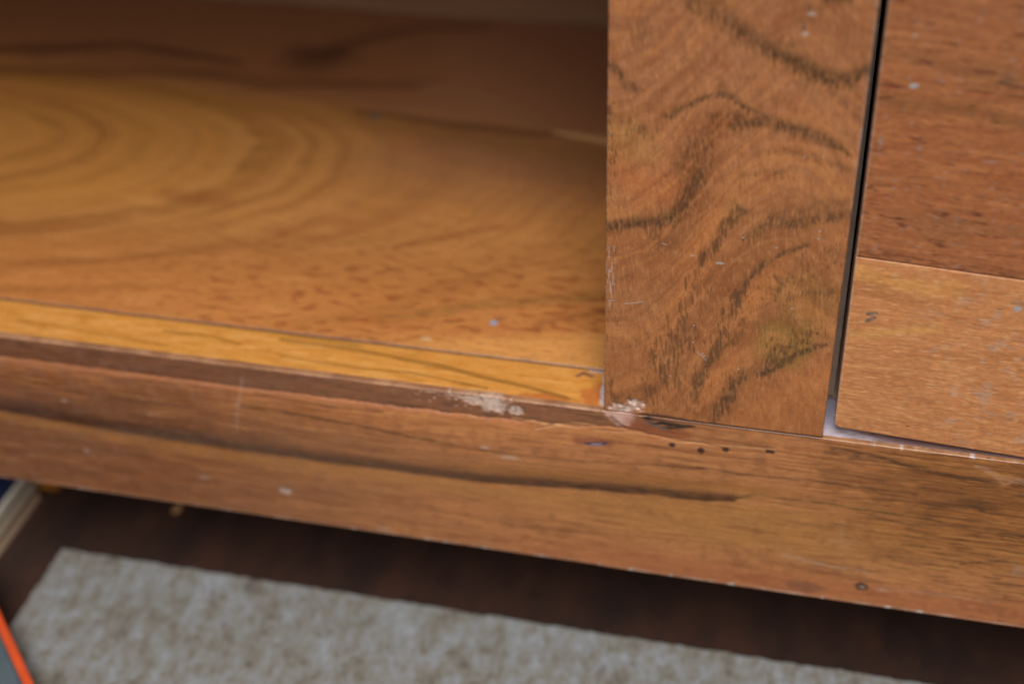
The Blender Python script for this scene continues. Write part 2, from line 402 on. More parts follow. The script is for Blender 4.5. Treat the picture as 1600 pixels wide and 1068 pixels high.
    e = (1 - sst(0.15, 1.1, dr)) * (0.35 + 0.5 * sst(-0.1, 0.4, fbm(z * 0.4, x * 0, 43, 3))) * sst(60, 100, z)
    np.maximum(wear, e * 0.6, out=wear)
    e = (1 - sst(0.05, 0.4, dr)) * sst(0.0, 0.5, fbm(z * 0.6, x * 0, 44, 3)) * 0.7
    np.maximum(wear, e, out=wear)
    col = mix(col, (182, 172, 164), np.clip(wear, 0, 1) * .78)
    for q in ((1265, 12), (1256, 42)):
        col = mix(col, (92, 74, 62), blob(x, z, front(*q), (.45, 1.3), .4, 5) * .6)
    # splintered foot of the upright
    tuft = np.maximum(blob(x, z, front(973, 639), (4.2, 2.4), .7, 51, .8), blob(x, z, front(993, 633), (3.0, 2.3), .7, 52, .8))
    col = mix(col, (214, 186, 172), tuft * (.5 + .5 * sst(-.3, .25, perlin(x * .6, z * .55, 53))) * .95)
    gouge = line(x, z + .5 * n2, P([(1002, 650), (1025, 655), (1050, 658), (1082, 664)]), [.9, 1.7, 1.7, .4], .5)
    gouge = np.maximum(gouge, blob(x, z, front(1040, 655), (9, 1.6), .5, 54, .25) * .7)
    col = mix(col, (52, 38, 32), gouge * .85)
    crack = (1 - sst(.5, 1.1, z)) * sst(front(1080, 0)[0] * 0 - 40, -36, x)
    col = mix(col, (60, 36, 20), crack * .7)
    y = np.zeros(x.shape)
    r = 0.7
    for dd in (dl, dr):
        t = np.clip(1 - dd / r, 0, 1); y += r - np.sqrt(np.maximum(r * r - (t * r) ** 2, 0))
    y += 0.02 * n2 + 0.9 * np.clip(tuft * (.3 + .5 * sst(-.2, .3, perlin(x * .6, z * .55, 53))) + gouge * .25, 0, 1) - .15 * wear * 0
    xx = x + np.where((dl < .3), .10 * fbm(z * .5, x * 0, 61, 3), 0) + np.where(dr < .3, .08 * fbm(z * .5, x * 0, 62, 3), 0)
    P3 = np.stack([xx, y, z], -1) * MM
    gr = np.stack([z, x + 0.12 * z + 2 * n1], -1)
    return slab('upright', P3, (0, 0.02, 0), col, gr, M_stile, cab, np.clip(pm * .25 + .14 + .2 * dark, 0, 1), B)
build_stile()

# --- bottom rail: yellow core board whose top shows behind the edge, brown facing board in front
rail = None
def build_rail():
    global rail
    xs = steps((-420, -290, 2), (-290, -150, .6), (-150, 62, .4), (62, 400, 6)); ys = steps((1.5, 20, .35))
    x, y = np.meshgrid(xs, ys, indexing='ij')
    P = lambda pts: [flat(*p) for p in pts]
    n1 = fbm(x / 40, y / 6, 3, 4); n2 = fbm(x / 12, y / 2.4, 4, 4)
    col = np.ones(x.shape + (3,)) * lin((206, 142, 62))
    col = mix(col, (190, 122, 46), sst(-.1, .5, n2) * .6)
    col = mix(col, (220, 160, 84), sst(.0, .5, -n2 + n1) * .5)
    col = mix(col, (150, 106, 38), line(x, y + .5 * n2, P([(0, 462), (200, 489), (420, 517), (560, 540)]), 1.1, .8) * .55)
    for pts, w, s in (([(440, 530), (560, 547), (690, 571), (760, 590), (830, 605), (885, 622)], .9, .6),
                      ([(440, 556), (560, 575), (640, 582), (760, 606)], .55, .55), ([(255, 517), (330, 525), (375, 537)], .5, .6), ([(30, 500), (150, 520), (260, 540)], .8, .3),
                      ([(620, 560), (800, 600), (900, 625)], .4, .35)):
        col = mix(col, (120, 82, 30), line(x, y + .5 * n2, P(pts), w, .7) * s)
    col = mix(col, (176, 92, 44), np.maximum(blob(x, y, flat(925, 618), (4, 6), .5, 4, .3), blob(x, y, flat(850, 622), (10, 2.5), .5, 6, .3)) * .6)
    col = mix(col, (104, 72, 62), line(x, y + .6 * n2, P([(902, 587), (912, 582), (925, 588)]), .7, .6) * .8)
    pale = sst(-68.4 + .02, -67.2, x + .05 * y + .7 * fbm(y * .5, x * 0, 9, 3) - .9 * sst(8, 2, y)) 
    pale = np.maximum(pale, line(x, y, P([(925, 578), (940, 580)]), .9, .8) * .8)
    col = mix(col, (196, 192, 190), pale * .95)
    wn = fbm(x * .2, y * .5, 12, 4)
    led = sst(-2, 0, x)
    col = mix(col, (176, 164, 156), led * sst(14, 2, x) * sst(-.6, .3, wn) * .6)
    col = mix(col, (126, 92, 74), led * sst(4, 20, x + 12 * wn) * .85)
    col = mix(col, (168, 168, 174), led * sst(9, 2.5, x) * sst(3.5, 6.5, y) * .8)
    z = .06 * n2 + np.where(y > 19.6, -.25, 0)
    P3 = np.stack([x, y, z], -1) * MM
    gr = np.stack([x, y + n1 * 2], -1)
    col = np.clip(col * np.array([1.18, 1.16, 1.36]), 0, .9)
    rail = slab('bottom_rail', P3, (0, 0, -.0662), col, gr, M_lath, cab, np.full(x.shape, .1), B)
    # brown facing
    xs = steps((-420, -290, 2), (-290, -150, .55), (-150, 62, .30), (62, 400, 6)); zs = steps((-66.6, -64, .25), (-64, -12, .38), (-12, .1, .22))
    x, z = np.meshgrid(xs, zs, indexing='ij')
    P = lambda pts: [front(*p) for p in pts]
    n1 = fbm(x / 60, z / 9, 13, 4); n2 = fbm(x / 20, z / 3.0, 14, 4); n3 = fbm(x / 6, z / 1.1, 15, 3); iso = fbm(x / 5, z / 5, 16, 4)
    col = np.ones(x.shape + (3,)) * lin((180, 118, 74))
    left = sst(-90, -230, x + 30 * n1)
    col = mix(col, (121, 74, 48), left * .92)  # darker left end: light fall-off put into the colour, with some stain
    col = mix(col, (142, 84, 48), sst(.0, .5, n2) * .55)
    col = mix(col, (184, 120, 74), sst(.0, .55, -n2 + .4 * n1) * .5)
    # golden lower body between mid and right
    gold = np.exp(-((x + 20) / 75) ** 2) * np.exp(-((z + 40) / 13) ** 2)
    col = mix(col, (172, 118, 62), gold * .75)
    rt = sst(-12, 40, x + 12 * n1)
    col = mix(col, (146, 90, 38), rt * sst(-50, -30, z) * .75)
    col = mix(col, (116, 70, 28), rt * sst(.0, .5, n2 + .4 * n3) * sst(-54, -20, z) * .6)
    col = mix(col, (176, 126, 56), rt * sst(.1, .5, -n2) * sst(-62, -40, z) * .35)
    fl1 = perlin(x / 24, (z + .8 * n2) * 1.05, 104) + .55 * perlin(x / 10, (z + .5 * n2) * 2.1, 105)
    col = mix(col, (112, 64, 32), sst(.05, .75, fl1) * .42); col = mix(col, (196, 134, 84), sst(.05, .75, -fl1) * .30)
    col = mix(col, (122, 70, 40), sst(.0, .6, iso + n1) * .35)
    # reddish lower edge
    red = sst(-52, -62, z + 4 * n1) * sst(-130, -40, x)
    col = mix(col, (160, 84, 50), red * .38)
    col = mix(col, (112, 72, 56), blob(x, z, front(1255, 915), (7, 2.6), .5, 9, .2) * .6)
    # edge band above the torn line
    tornz = np.interp(x, [-290, -273, -180, -120, -95, -80, -64, -40, 0, 60], [-8.7, -8.7, -8.7, -8.2, -7.9, -7.4, -5.8, -7.6, -9.5, -12])
    torn0 = tornz.copy()
    tornz = tornz + (.35 + .65 * sst(-170, -110, x)) * (.6 * fbm(x / 9, x * 0, 17, 4) + .35 * perlin(x * .35, x * 0, 18)) + .7 * fbm(x * .16, x * 0, 58, 4) * np.exp(-((x + 100) / 45) ** 2)
    band = sst(-.3, .5, z - tornz) * sst(-30, -62, x)
    col = mix(col, (122, 78, 56), band * (.75 + .2 * n3))
    col = mix(col, (88, 60, 48), band * sst(.1, .5, n3 + n2) * .4)
    pl = np.exp(-((z - tornz + .75) / .8) ** 2) * sst(-20, -60, x)
    col = mix(col, (184, 116, 78), pl * .55)
    tl = np.exp(-((z - tornz) / .22) ** 2) * sst(.0, .3, fbm(x / 7, x * 0, 19, 3) + .1) * sst(-10, -40, x)
    col = mix(col, (88, 66, 54), tl * .6)
    # splinter lines near the upright
    for pts, s in (([(800, 652), (840, 658), (860, 664), (895, 660), (930, 664)], .7), ([(838, 669), (870, 664), (905, 668)], .7), ([(930, 672), (1000, 676), (1060, 690), (1150, 697), (1210, 702)], .6)):
        col = mix(col, (206, 150, 104), line(x, z + .3 * n3, P(pts), .42, .8) * s)
        col = mix(col, (84, 50, 32), line(x, z + .3 * n3 - .65, P(pts), .3, .8) * s * .5)
    # long dark grain streak, also painted shade under the moulding, and its companions
    P1 = P([(-20, 626), (0, 630), (200, 666), (400, 697), (560, 719), (760, 746), (1000, 764), (1100, 776), (1145, 778)])
    zq = z + .6 * n2 + .25 * n3
    q = seg(x, zq, P1, np.array([4.2, 4.2, 4.0, 3.6, 3.2, 2.6, 2.1, 2.0, 1.5]))
    zc = np.interp(x, [p[0] for p in P1], [p[1] for p in P1])
    und = np.exp(-((zq - zc + 5.5) / 3.2) ** 2) * sst(20, -20, x)
    col = mix(col, (176, 120, 66), und * .55)
    mid = np.exp(-((zq - zc - 4.6) / 2.6) ** 2) * sst(0, -20, x) * sst(-140, -80, x)
    col = mix(col, (150, 96, 44), mid * .6)
    sm = np.where(zq > zc, 1 - sst(.1, 1.9, q), 1 - sst(.65, 1.1, q)) * (.8 + .2 * sst(-.3, .3, n3))
    col = mix(col, (48, 18, 3), sm * (.88 - .30 * sst(-60, -180, x)))
    col = mix(col, (120, 78, 28), np.exp(-((zq - zc) / .6) ** 2) * sm * .4 * sst(-.1, .3, n2))
    thin = lambda pts, w, s, c=(66, 42, 24), rag=.35: mix(col, c, line(x, z + rag * n3 + .5 * n2, P(pts), w, .75) * s * (.45 + .55 * sst(-.3, .2, n3 + .5 * n2)))
    col = thin([(380, 628), (470, 640), (560, 656), (640, 673), (720, 690)], .5, .7)
    col = thin([(720, 690), (800, 704), (900, 716), (1000, 723), (1100, 731)], .45, .55)
    col = thin([(1090, 729), (1160, 741), (1240, 748), (1300, 754), (1360, 762), (1430, 772)], .5, .75)
    col = thin([(1150, 777), (1180, 772), (1240, 781), (1285, 785), (1340, 795), (1400, 803), (1470, 815)], .55, .75, (84, 66, 28))
    col = thin([(1280, 735), (1330, 742), (1380, 752)], .35, .6)
    col = thin([(1300, 700), (1370, 712), (1440, 735), (1500, 745), (1560, 756)], .7, .8)
    col = thin([(1330, 715), (1400, 722), (1450, 733)], .9, .5)
    col = thin([(1290, 706), (1340, 712)], .6, .5)
    col = thin([(1380, 780), (1460, 785), (1560, 795)], .6, .5)
    col = thin([(1340, 800), (1420, 818), (1500, 822), (1600, 836)], .5, .5)
    col = thin([(1500, 880), (1560, 876), (1600, 880)], .35, .7)
    col = thin([(1000, 690), (1100, 710), (1280, 725)], .3, .4)
    col = thin([(440, 760), (700, 800), (900, 830), (1150, 850)], .5, .22)
    col = thin([(60, 590), (160, 612), (300, 628)], .5, .4)
    col = thin([(400, 612), (520, 632), (600, 640)], .4, .5)
    dk = blob(x, z + .8 * n2, front(1480, 770), (32, 8), 1.2, 31, .08)
    col = mix(col, (104, 58, 24), dk * .4)
    many = sst(.18, .5, perlin(x / 14, z * 1.0, 33) + .35 * perlin(x / 5, z * 2, 34)) * rt * sst(-64, -48, z)
    col = mix(col, (72, 44, 20), many * .5)
    # haze of reflected light painted into the colour on the left
    hz = left * sst(-.2, .5, iso)
    col = mix(col, (170, 132, 110), hz * .16)
    col = np.clip(col * np.array([1.01, .985, .88]), 0, 1)
    # chips, pits, slit, nail holes, scratches
    bare = np.zeros(x.shape); dent = np.zeros(x.shape); pit = np.zeros(x.shape)
    def bl(px, py, rx, ry, rough=.6, sd=0): return blob(x, z, front(px, py), (rx, ry), rough, sd)
    bare = np.maximum.reduce([bl(771, 631, 4.3, 3.6, .45, 71), bl(752, 626, 6.0, 2.0, .7, 72) * .85, bl(735, 622, 5, 1.3, 1.0, 73) * .6, bl(806, 641, 2.5, 2.1, .4, 74) * .85, bl(712, 618, 4, .7, 1.2, 77) * .4])
    pk = line(x, z + .3 * n3, P([(955, 643), (972, 650), (980, 660)]), [2.2, 3.6, 1.2], .35) * (1 - sst(-.6, .0, z) * .3) * sst(-70, -66, x)
    fk = sst(.25, .5, perlin(x * .6, z * .7, 59) + .3 * n3) * np.exp(-((x + 108) / 16) ** 2) * sst(-6.5, -3, z) * .8
    bare = np.maximum(bare, fk)
    col = mix(col, (216, 188, 170), bare * (.7 + .3 * sst(-.3, .3, fbm(x * .45, z * .45, 60, 3))))
    dkf = sst(.3, .55, perlin(x * .7, z * .9, 63) + .3 * n3) * np.exp(-((z - tornz - .5) / 1.2) ** 2) * np.exp(-((x + 125) / 35) ** 2)
    col = mix(col, (70, 54, 46), dkf * .8)
    col = mix(col, (214, 170, 152), pk * .92)
    col = mix(col, (110, 90, 78), np.maximum(bl(806, 641, .35, 1.2, .4, 75), bl(752, 624, .8, .6, .5, 76)) * .7)
    sh = line(x, z, P([(955, 652), (968, 663), (978, 668)]), .45, .7)
    col = mix(col, (60, 38, 30), sh * .6)
    gouge = line(x, z + .7 * n3, P([(1008, 652), (1022, 660), (1040, 665), (1060, 666), (1085, 667)]), [.9, 1.6, 1.7, 1.2, .4], .75)
    gouge = gouge * sst(-.55, -.1, n3 + .3 * iso)
    col = mix(col, (34, 26, 24), gouge * .96)
    col = mix(col, (128, 124, 128), line(x, z + .5 * n3, P([(1012, 660), (1028, 667), (1042, 671)]), .4, .9) * .3)  # grey highlight painted along the gouge
    sheen = line(x, z, P([(985, 660), (1020, 674), (1070, 680)]), [2, 2.6, 1.5], .8)
    col = mix(col, (140, 66, 32), sheen * (1 - gouge) * .5)
    pit = np.maximum.reduce([bl(1050, 695, 1.2, .95, .5, 81), bl(1095, 704, 1.2, 1.35, .5, 82), bl(1134, 703, 1.2, 1.0, .5, 83), bl(1203, 706, 1.6, .8, .6, 84)])
    slit = line(x, z, P([(915, 691), (930, 692), (947, 691)]), [.4, .7, .5], .5)
    col = mix(col, (120, 62, 44), line(x, z, P([(905, 686), (930, 688), (952, 690)]), 1.5, .9) * .6)
    col = mix(col, (40, 28, 22), pit * .92)
    col = mix(col, (66, 62, 88), slit * .9)
    col = mix(col, (190, 180, 190), line(x, z, P([(925, 692), (940, 692)]), .16, .8) * .8)
    nail = bl(1346, 917, 2.4, 2.0, .25, 85); nin = bl(1347, 918, 1.0, .8, .3, 86)
    col = mix(col, (74, 48, 36), nail * .9); col = mix(col, (134, 112, 100), nin * .9)
    scf = np.maximum.reduce([bl(446, 766, 2.4, 1.7, .5, 87), bl(760, 693, 1.8, .6, .7, 88) * .7, bl(798, 709, 3.2, .9, 1.0, 89) * .6, bl(135, 703, 1.3, 1.1, .6, 90) * .5,
                             bl(106, 618, 1.3, .8, .6, 91) * .5, bl(240, 640, 1.2, .7, .7, 92) * .4, bl(1378, 921, 2.2, .8, 1.4, 93) * .35, bl(1590, 890, 1.6, 2.2, 1.2, 94) * .25,
                             bl(600, 825, 3, 1, 1, 95) * .35, bl(320, 745, 2.4, 1.2, 1, 96) * .3])
    col = mix(col, (198, 178, 164), scf * .65)
    col = mix(col, (96, 62, 44), bl(446, 762, 1.2, .7, .4, 97) * .6)
    scr = np.zeros(x.shape)
    for pts, w, s in (([(378, 592), (376, 625), (375, 664)], .6, .24), ([(1225, 866), (1260, 876), (1320, 888)], .75, .32), ([(1320, 885), (1360, 895)], .4, .25), ([(1535, 730), (1560, 745), (1600, 752)], .9, .22),
                      ([(1525, 728), (1545, 735), (1570, 757), (1582, 752)], .5, .28), ([(1380, 918), (1500, 932), (1560, 940)], .6, .16), ([(1316, 815), (1318, 860)], .9, .08), ([(1300, 845), (1335, 846)], .9, .12)):
        np.maximum(scr, line(x, z + .3 * n3, P(pts), w, .9) * s, out=scr)
    col = mix(col, (204, 184, 168), .75 * scr * (.6 + .4 * sst(-.2, .3, iso)))
    # worn arrises, top and bottom
    et = sst(-.75 + .35 * sst(-2, 2, x), -.1, z + .25 * fbm(x * .3, x * 0, 35, 3)) * (.45 + .55 * sst(-.3, .3, fbm(x * .12, x * 0, 36, 4)))
    col = mix(col, (190, 142, 106), et * .75 * (1 - sst(-66, -62, x) * sst(2, -2, x)))
    fl = sst(-.7, -.2, z + .3 * perlin(x * 1.3, x * 0, 57)) * sst(.15, .5, fbm(x * .35, x * 0, 37, 4)) * sst(0, 6, x)
    col = mix(col, (218, 204, 198), fl * .7)
    eb = sst(-64.9 + .7 * sst(40, -60, x) * 0, -66.0, z + .5 * fbm(x * .25, x * 0, 38, 4)) * (.25 + .6 * sst(-.2, .4, fbm(x * .15, x * 0, 39, 4)))
    col = mix(col, (196, 158, 134), eb * .95)
    wf = sst(.38, .55, perlin(x * .30, z * .0, 40)) * sst(-65.2, -66.2, z)
    col = mix(col, (226, 220, 214), wf * .8)
    col = mix(col, (70, 40, 22), sst(-.8, -.1, z + .3 * n3) * sst(-48, -40, x) * sst(1, -1, x) * .7)
    # relief
    y = .03 * n2 + .02 * n3
    wq = np.interp(x, [p[0] for p in P1], [4.2, 4.2, 4.0, 3.6, 3.2, 2.6, 2.1, 2.0, 1.5])
    zb = zc - wq * .75; t = np.clip((torn0 - z) / (torn0 - zb), 0, 1)
    bul = np.where(t < .4, 1 - ((.4 - t) / .4) ** 2, 1 - ((t - .4) / .6) ** 2.4)
    amp = 2.7 * sst(-18, -150, x)
    y -= amp * bul
    y += .28 * np.exp(-((z - tornz) / .35) ** 2) * sst(-10, -45, x)
    y += .55 * bare + .3 * np.clip(pk, 0, 1) + .25 * gouge + .25 * pit + .4 * slit + .4 * nail - .2 * nin + .2 * sh
    r = .8 - .6 * sst(-68, -63, x)
    for dd in (.1 - z, z + 66.6):
        t = np.clip(1 - dd / r, 0, 1); y += r - np.sqrt(np.maximum(r * r - (t * r) ** 2, 0))
    zz = z + np.where(z > -.4, .10 * fbm(x * .25, x * 0, 55, 4), 0) + np.where(z < -66, .12 * fbm(x * .35, x * 0, 56, 4), 0)
    y = np.minimum(y, 1.42)
    P3 = np.stack([x, y, zz], -1) * MM
    gr = np.stack([x, z + 1.5 * n1], -1)
    slab('facing', P3, (0, .00145, 0), col, gr, M_rail, rail, np.clip(.12 + .25 * rt + .2 * sst(.1, .4, n2), 0, 1), B)
build_rail()

# --- floor of the open bay
def build_shelf():
    xs = steps((-560, -420, 4), (-420, -250, 1.0), (-250, -40, .8)); ys = steps((20.4, 80, .5), (80, 276, 1.0))
    x, y = np.meshgrid(xs, ys, indexing='ij')
    P = lambda pts: [flat(*p) for p in pts]
    n1 = fbm(x / 70, y / 35, 61, 4); n2 = fbm(x / 24, y / 7, 62, 4); n3 = fbm(x / 5, y / 1.6, 63, 3)
    col = np.ones(x.shape + (3,)) * lin((176, 116, 60))
    # cathedral figure: nested rings that open to the left
    cx, cy = -418.0, 130.0
    a = np.where(y > cy, 3.1, 2.35)
    rr = np.hypot((x - cx), (y - cy) * a) + 7 * n1 + 1.4 * n2 + 5 * fbm(x / 150, y / 90, 106, 2)
    yel = sst(265, 130, rr)
    col = mix(col, (184, 124, 54), yel * .7)
    flow = .6 * perlin(rr / 8.0, x / 160, 101) + .7 * perlin(rr / 3.4, x / 110, 102) + .75 * perlin(rr / 1.6, x / 80, 103)
    col = mix(col, (122, 74, 32), sst(.0, .9, flow) * .30); col = mix(col, (202, 142, 74), sst(.05, .8, -flow) * .25)
    ring = .5 + .5 * np.sin(rr / 4.1 + 1.4 * np.sin(rr / 13.0))
    env = sst(330, 140, rr) * sst(180, 160, y)
    col = mix(col, (126, 82, 34), ring ** 2 * env * .10)
    for r0, w, s in ((98, 4, .4), (119, 6, .3), (141, 3, .3), (175, 4, .3), (189, 3.5, .6), (195, 8, .35), (212, 4, .25), (230, 4, .22), (246, 5, .3), (262, 4, .25), (280, 5, .2)):
        m = np.exp(-((rr - r0) / w) ** 2) * s * .6 * sst(-.4, .4, n2) * sst(178, 158, y)
        col = mix(col, (98, 66, 28), m)
    for r0, w, s in ((158, 5, .3), (182, 5, .4), (205, 7, .3), (238, 5, .2)):
        col = mix(col, (208, 150, 84), np.exp(-((rr - r0) / w) ** 2) * s * .5 * sst(178, 158, y))
    # straight grain towards the front edge, red-brown flecks
    fr = sst(95, 40, y + 14 * n1)
    col = mix(col, (172, 106, 52), fr * .6)
    bands = sst(.0, .5, fbm(rr / 26, x / 150, 64, 4))
    col = mix(col, (128, 76, 36), bands * (.3 + .2 * fr))
    flk = sst(.22, .5, perlin(x / 6.5, y / 2.6, 65) + .3 * n2) * sst(110, 60, y + 20 * n1) * sst(-330, -150, x + 60 * n1)
    col = mix(col, (122, 58, 30), flk * .5)
    col = mix(col, (196, 132, 72), sst(.1, .5, -n2) * .35 * sst(150, 90, y))
    for pts, w, s, c in (([(600, 500), (740, 480), (830, 470), (945, 462)], 2.2, .5, (116, 84, 40)), ([(620, 388), (700, 370), (780, 355)], 1.3, .5, (120, 66, 36)),
                         ([(560, 500), (600, 505), (650, 508)], 2.2, .4, (136, 66, 32)), ([(840, 505), (880, 497), (945, 487)], 1.2, .5, (110, 62, 34)),
                         ([(470, 505), (560, 490), (640, 480)], 2, .3, (130, 86, 40)), ([(260, 304), (300, 308), (360, 318)], 3, .5, (128, 66, 34))):
        col = mix(col, c, line(x, y + 1.6 * n2, P(pts), w * 1.2, .95) * s * (.5 + .5 * sst(-.3, .3, n3)))
    # pale front corner
    pc = sst(8, 0, (y - 20) - np.interp(x, [-140, -70], [0, 14]) + 1.5 * n2) * sst(-160, -110, x)
    col = mix(col, (196, 136, 70), pc * .7)
    # second plank behind: redder and browner
    bk = sst(166, 196, y + 7 * n1 + .10 * (x + 250) + 3 * n2)
    col = mix(col, (122, 79, 50), bk * .75)
    rtd = sst(-215, -150, x + 22 * n1) * sst(95, 150, y + 10 * n2)
    col = mix(col, (150, 101, 66), rtd * .7)
    olv = np.exp(-((y + .10 * (x + 250) - 172) / 9) ** 2)
    col = mix(col, (128, 88, 32), olv * .4)
    for pts, w, s in (([(0, 78), (70, 78), (110, 76), (200, 70), (300, 88), (380, 100)], [3, 5, 4, 3, 3, 1], .75), ([(0, 110), (200, 114), (330, 116), (420, 132), (560, 132), (660, 138)], [4, 4, 4, 4, 3, .8], .5),
                      ([(465, 86), (495, 90), (525, 84)], [5, 11, 5], .85), ([(520, 82), (570, 62), (650, 45), (760, 42)], [5, 4, 4, 3], .55), ([(600, 128), (650, 130), (690, 126)], [1, 4, 1], .3),
                      ([(560, 175), (620, 184), (700, 195), (800, 207), (870, 213)], [1.6, 2, 2.6, 2.4, 1.4], .6), ([(720, 215), (800, 240), (930, 270)], 12, .25)):
        col = mix(col, (66, 38, 20), line(x + 2 * n2, y + 2.5 * n2, P(pts), np.asarray(w, float) * 1.25, .98) * s * .85)
    col = mix(col, (212, 160, 98), line(x, y + .6 * n2, P([(868, 208), (905, 214), (960, 224)]), [1.0, 1.8, 2.2], .8) * .85)
    col = mix(col, (90, 88, 86), blob(x, y, flat(585, 183), (3, 3), .5, 5) * .5)
    col = mix(col, (132, 150, 168), blob(x, y, flat(771, 505), (1.3, 1.4), .3, 5) * .95)
    col = mix(col, (190, 168, 120), blob(x, y, flat(666, 530), (2, 1.2), .4, 6) * .5)
    # grey dust along the joint at the front edge
    jt = sst(21.3, 20.5, y + .3 * n3)
    col = mix(col, (84, 72, 64), jt * .7)
    z = .05 * n2 + np.where(y < 20.7, -.35, 0) + .25
    P3 = np.stack([x, y, z], -1) * MM
    gr = np.stack([x, y + 3 * n1], -1)
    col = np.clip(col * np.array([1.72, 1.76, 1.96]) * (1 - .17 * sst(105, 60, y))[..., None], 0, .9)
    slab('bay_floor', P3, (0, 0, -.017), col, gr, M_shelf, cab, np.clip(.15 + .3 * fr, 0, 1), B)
build_shelf()

# --- drawer: a front glued up from two boards, sagging a little in its opening
drawer = empty('drawer', np.array([.03, .0, .0]) - B, cab)
DB = np.array([.03, 0, 0])
def build_drawer():
    def place(u, v):               # u across 0..1, v up in mm: out-of-square front as it hangs
        xl = 2.75 - .0058 * v
        x = xl + u
        zb = 4.65 - .0525 * u + (v) * 1.0
        return x, zb
    for part, v0, v1, sd in (('board', 0, 59.6, 0), ('board', 59.75, 193, 1)):
        us = steps((0, 64, .27), (64, 250, 5)); vs = steps((v0, min(v1, 140), .27), (min(v1, 140), v1, 4)) if v1 > 140 else steps((v0, v1, .27))
        u, v = np.meshgrid(us, vs, indexing='ij')
        x, z = place(u, v)
        P = lambda pts: [front(*p) for p in pts]
        g = v + .012 * u
        n1 = fbm(u / 40, g / 9, 71 + sd * 9, 4); n2 = fbm(u / 14, g / 2.2, 72 + sd * 9, 4); n3 = fbm(u / 4, g / .7, 73 + sd * 9, 3); iso = fbm(u / 6, v / 6, 74 + sd, 4)
        if sd == 0:
            col = np.ones(x.shape + (3,)) * lin((186, 122, 76))
            col = mix(col, (166, 104, 62), sst(0, .5, n2) * .45)
            col = mix(col, (208, 148, 96), sst(.0, .5, -n2) * .4)
            col = mix(col, (204, 146, 78), line(u, g + 1.0 * n2, [(0, 55), (14, 53), (28, 54)], 2.5, .9) * .5)
            col = mix(col, (206, 150, 86), line(u, g + 1.0 * n2, [(2, 34), (12, 37), (24, 41)], 1.6, .9) * .5)
            col = mix(col, (148, 88, 50), sst(.1, .5, n1) * .35)
            hz = sst(.12, .5, iso + .5 * n3)
            col = mix(col, (170, 158, 150), hz * sst(10, 40, u) * .35)
            mk = np.maximum(line(x, z, P([(1356, 491), (1369, 490)]), .55, .5), line(x, z, P([(1355, 501), (1366, 497)]), .6, .5))
            col = mix(col, (92, 86, 80), mk * .85)
            col = mix(col, (120, 66, 40), blob(x, z, front(1418, 666), (.8, .35), .4, 4) * .7)
            col = mix(col, (150, 160, 176), blob(x, z, front(1590, 483), (1.2, .9), .5, 4) * .7)
            col = mix(col, (96, 80, 80), blob(x, z, front(1592, 474), (2.2, 1.4), .7, 5) * .4)
        else:
            col = np.ones(x.shape + (3,)) * lin((158, 97, 60))
            up = sst(90, 128, v)
            col = mix(col, (162, 105, 70), up * .6)
            col = mix(col, (144, 82, 48), sst(.0, .5, n2) * .55)
            col = mix(col, (190, 124, 78), sst(.0, .5, -n2) * .4)
            col = mix(col, (136, 90, 58), sst(.1, .5, n1) * .5)
            ds = perlin(u / 9, g * .75, 91) + .45 * perlin(u / 2.6, g * 2.0, 92)
            dd = sst(.38, .85, ds + .35 * n1)
            col = mix(col, (92, 44, 30), dd * .75)
            col = mix(col, (78, 34, 24), line(u, g + .5 * n2, [(0, 62), (20, 61.3), (40, 60.5), (60, 61)], 1.5, .9) * sst(-.2, .3, n3) * .6)
            dust = sst(.30, .6, perlin(u / 2.4, g * .9, 95)) * sst(-.1, .4, iso)
            col = mix(col, (150, 146, 150), dust * .35)
            mk = blob(x, z, front(1428, 135), (1.3, .75), .5, 3)
            col = mix(col, (168, 176, 184), mk * .8)
            col = mix(col, (90, 76, 60), blob(x, z, front(1575, 128), (2.4, .9), .6, 3) * .5)
            col = mix(col, (64, 36, 24), (1 - sst(.1, .5, v - v0 + .15 * n3)) * .85)
            col = mix(col, (110, 76, 46), line(u, g, [(4, 106), (20, 107), (40, 105), (62, 105)], 2.2, .9) * .35)
        e = (1 - sst(.1, .75, u + .2 * fbm(v * .5, v * 0, 77, 3))) * (.5 + .5 * sst(-.3, .3, fbm(v * .3, v * 0, 78, 3)))
        col = mix(col, (214, 178, 158), e * .8)
        if sd == 0:
            e = (1 - sst(.1, .6, v)) * .5
            col = mix(col, (206, 150, 112), e)
        # eased arrises and the rounded lower corner
        y = .02 * n2 + .015 * n3 + .2
        r = .75
        ds_ = [u] + ([v] if sd == 0 else [])
        for q in ds_:
            t = np.clip(1 - q / r, 0, 1); y = y + r - np.sqrt(np.maximum(r * r - (t * r) ** 2, 0))
        if sd == 0:
            y = y - .03 + .25 * np.clip(1 - (v1 - v) / .45, 0, 1) ** 2 * .3
            rc = 1.9
            inn = (u < rc) & (v < rc)
            du, dv = rc - u, rc - v; L = np.hypot(du, dv) + 1e-9; mxd = np.maximum(du, dv)
            s = np.where(inn, np.where(L > 1e-6, mxd / L, 1), 1)
            x = np.where(inn, x + du * (1 - s), x); z = np.where(inn, z + dv * (1 - s), z)
        else:
            y = y + .35 * np.clip(1 - (v - v0) / .45, 0, 1) ** 2
        mot = perlin(u / 2.2, v / 1.5, 96) + .6 * perlin(u / 1.0, v / .8, 97)
        col = np.clip(col * (1 + .10 * np.clip(mot, -1, 1))[..., None], 0, 1)
        if sd == 0: col = mix(col, (214, 166, 122), sst(.25, .7, perlin(u / 3.5, (v - .10 * u) / .75, 98)) * .4)
        col = np.clip(col * (np.array([1.07, 1.05, .98]) if sd == 0 else np.array([1.0, .97, .88])), 0, 1)
        P3 = np.stack([x, y, z], -1) * MM
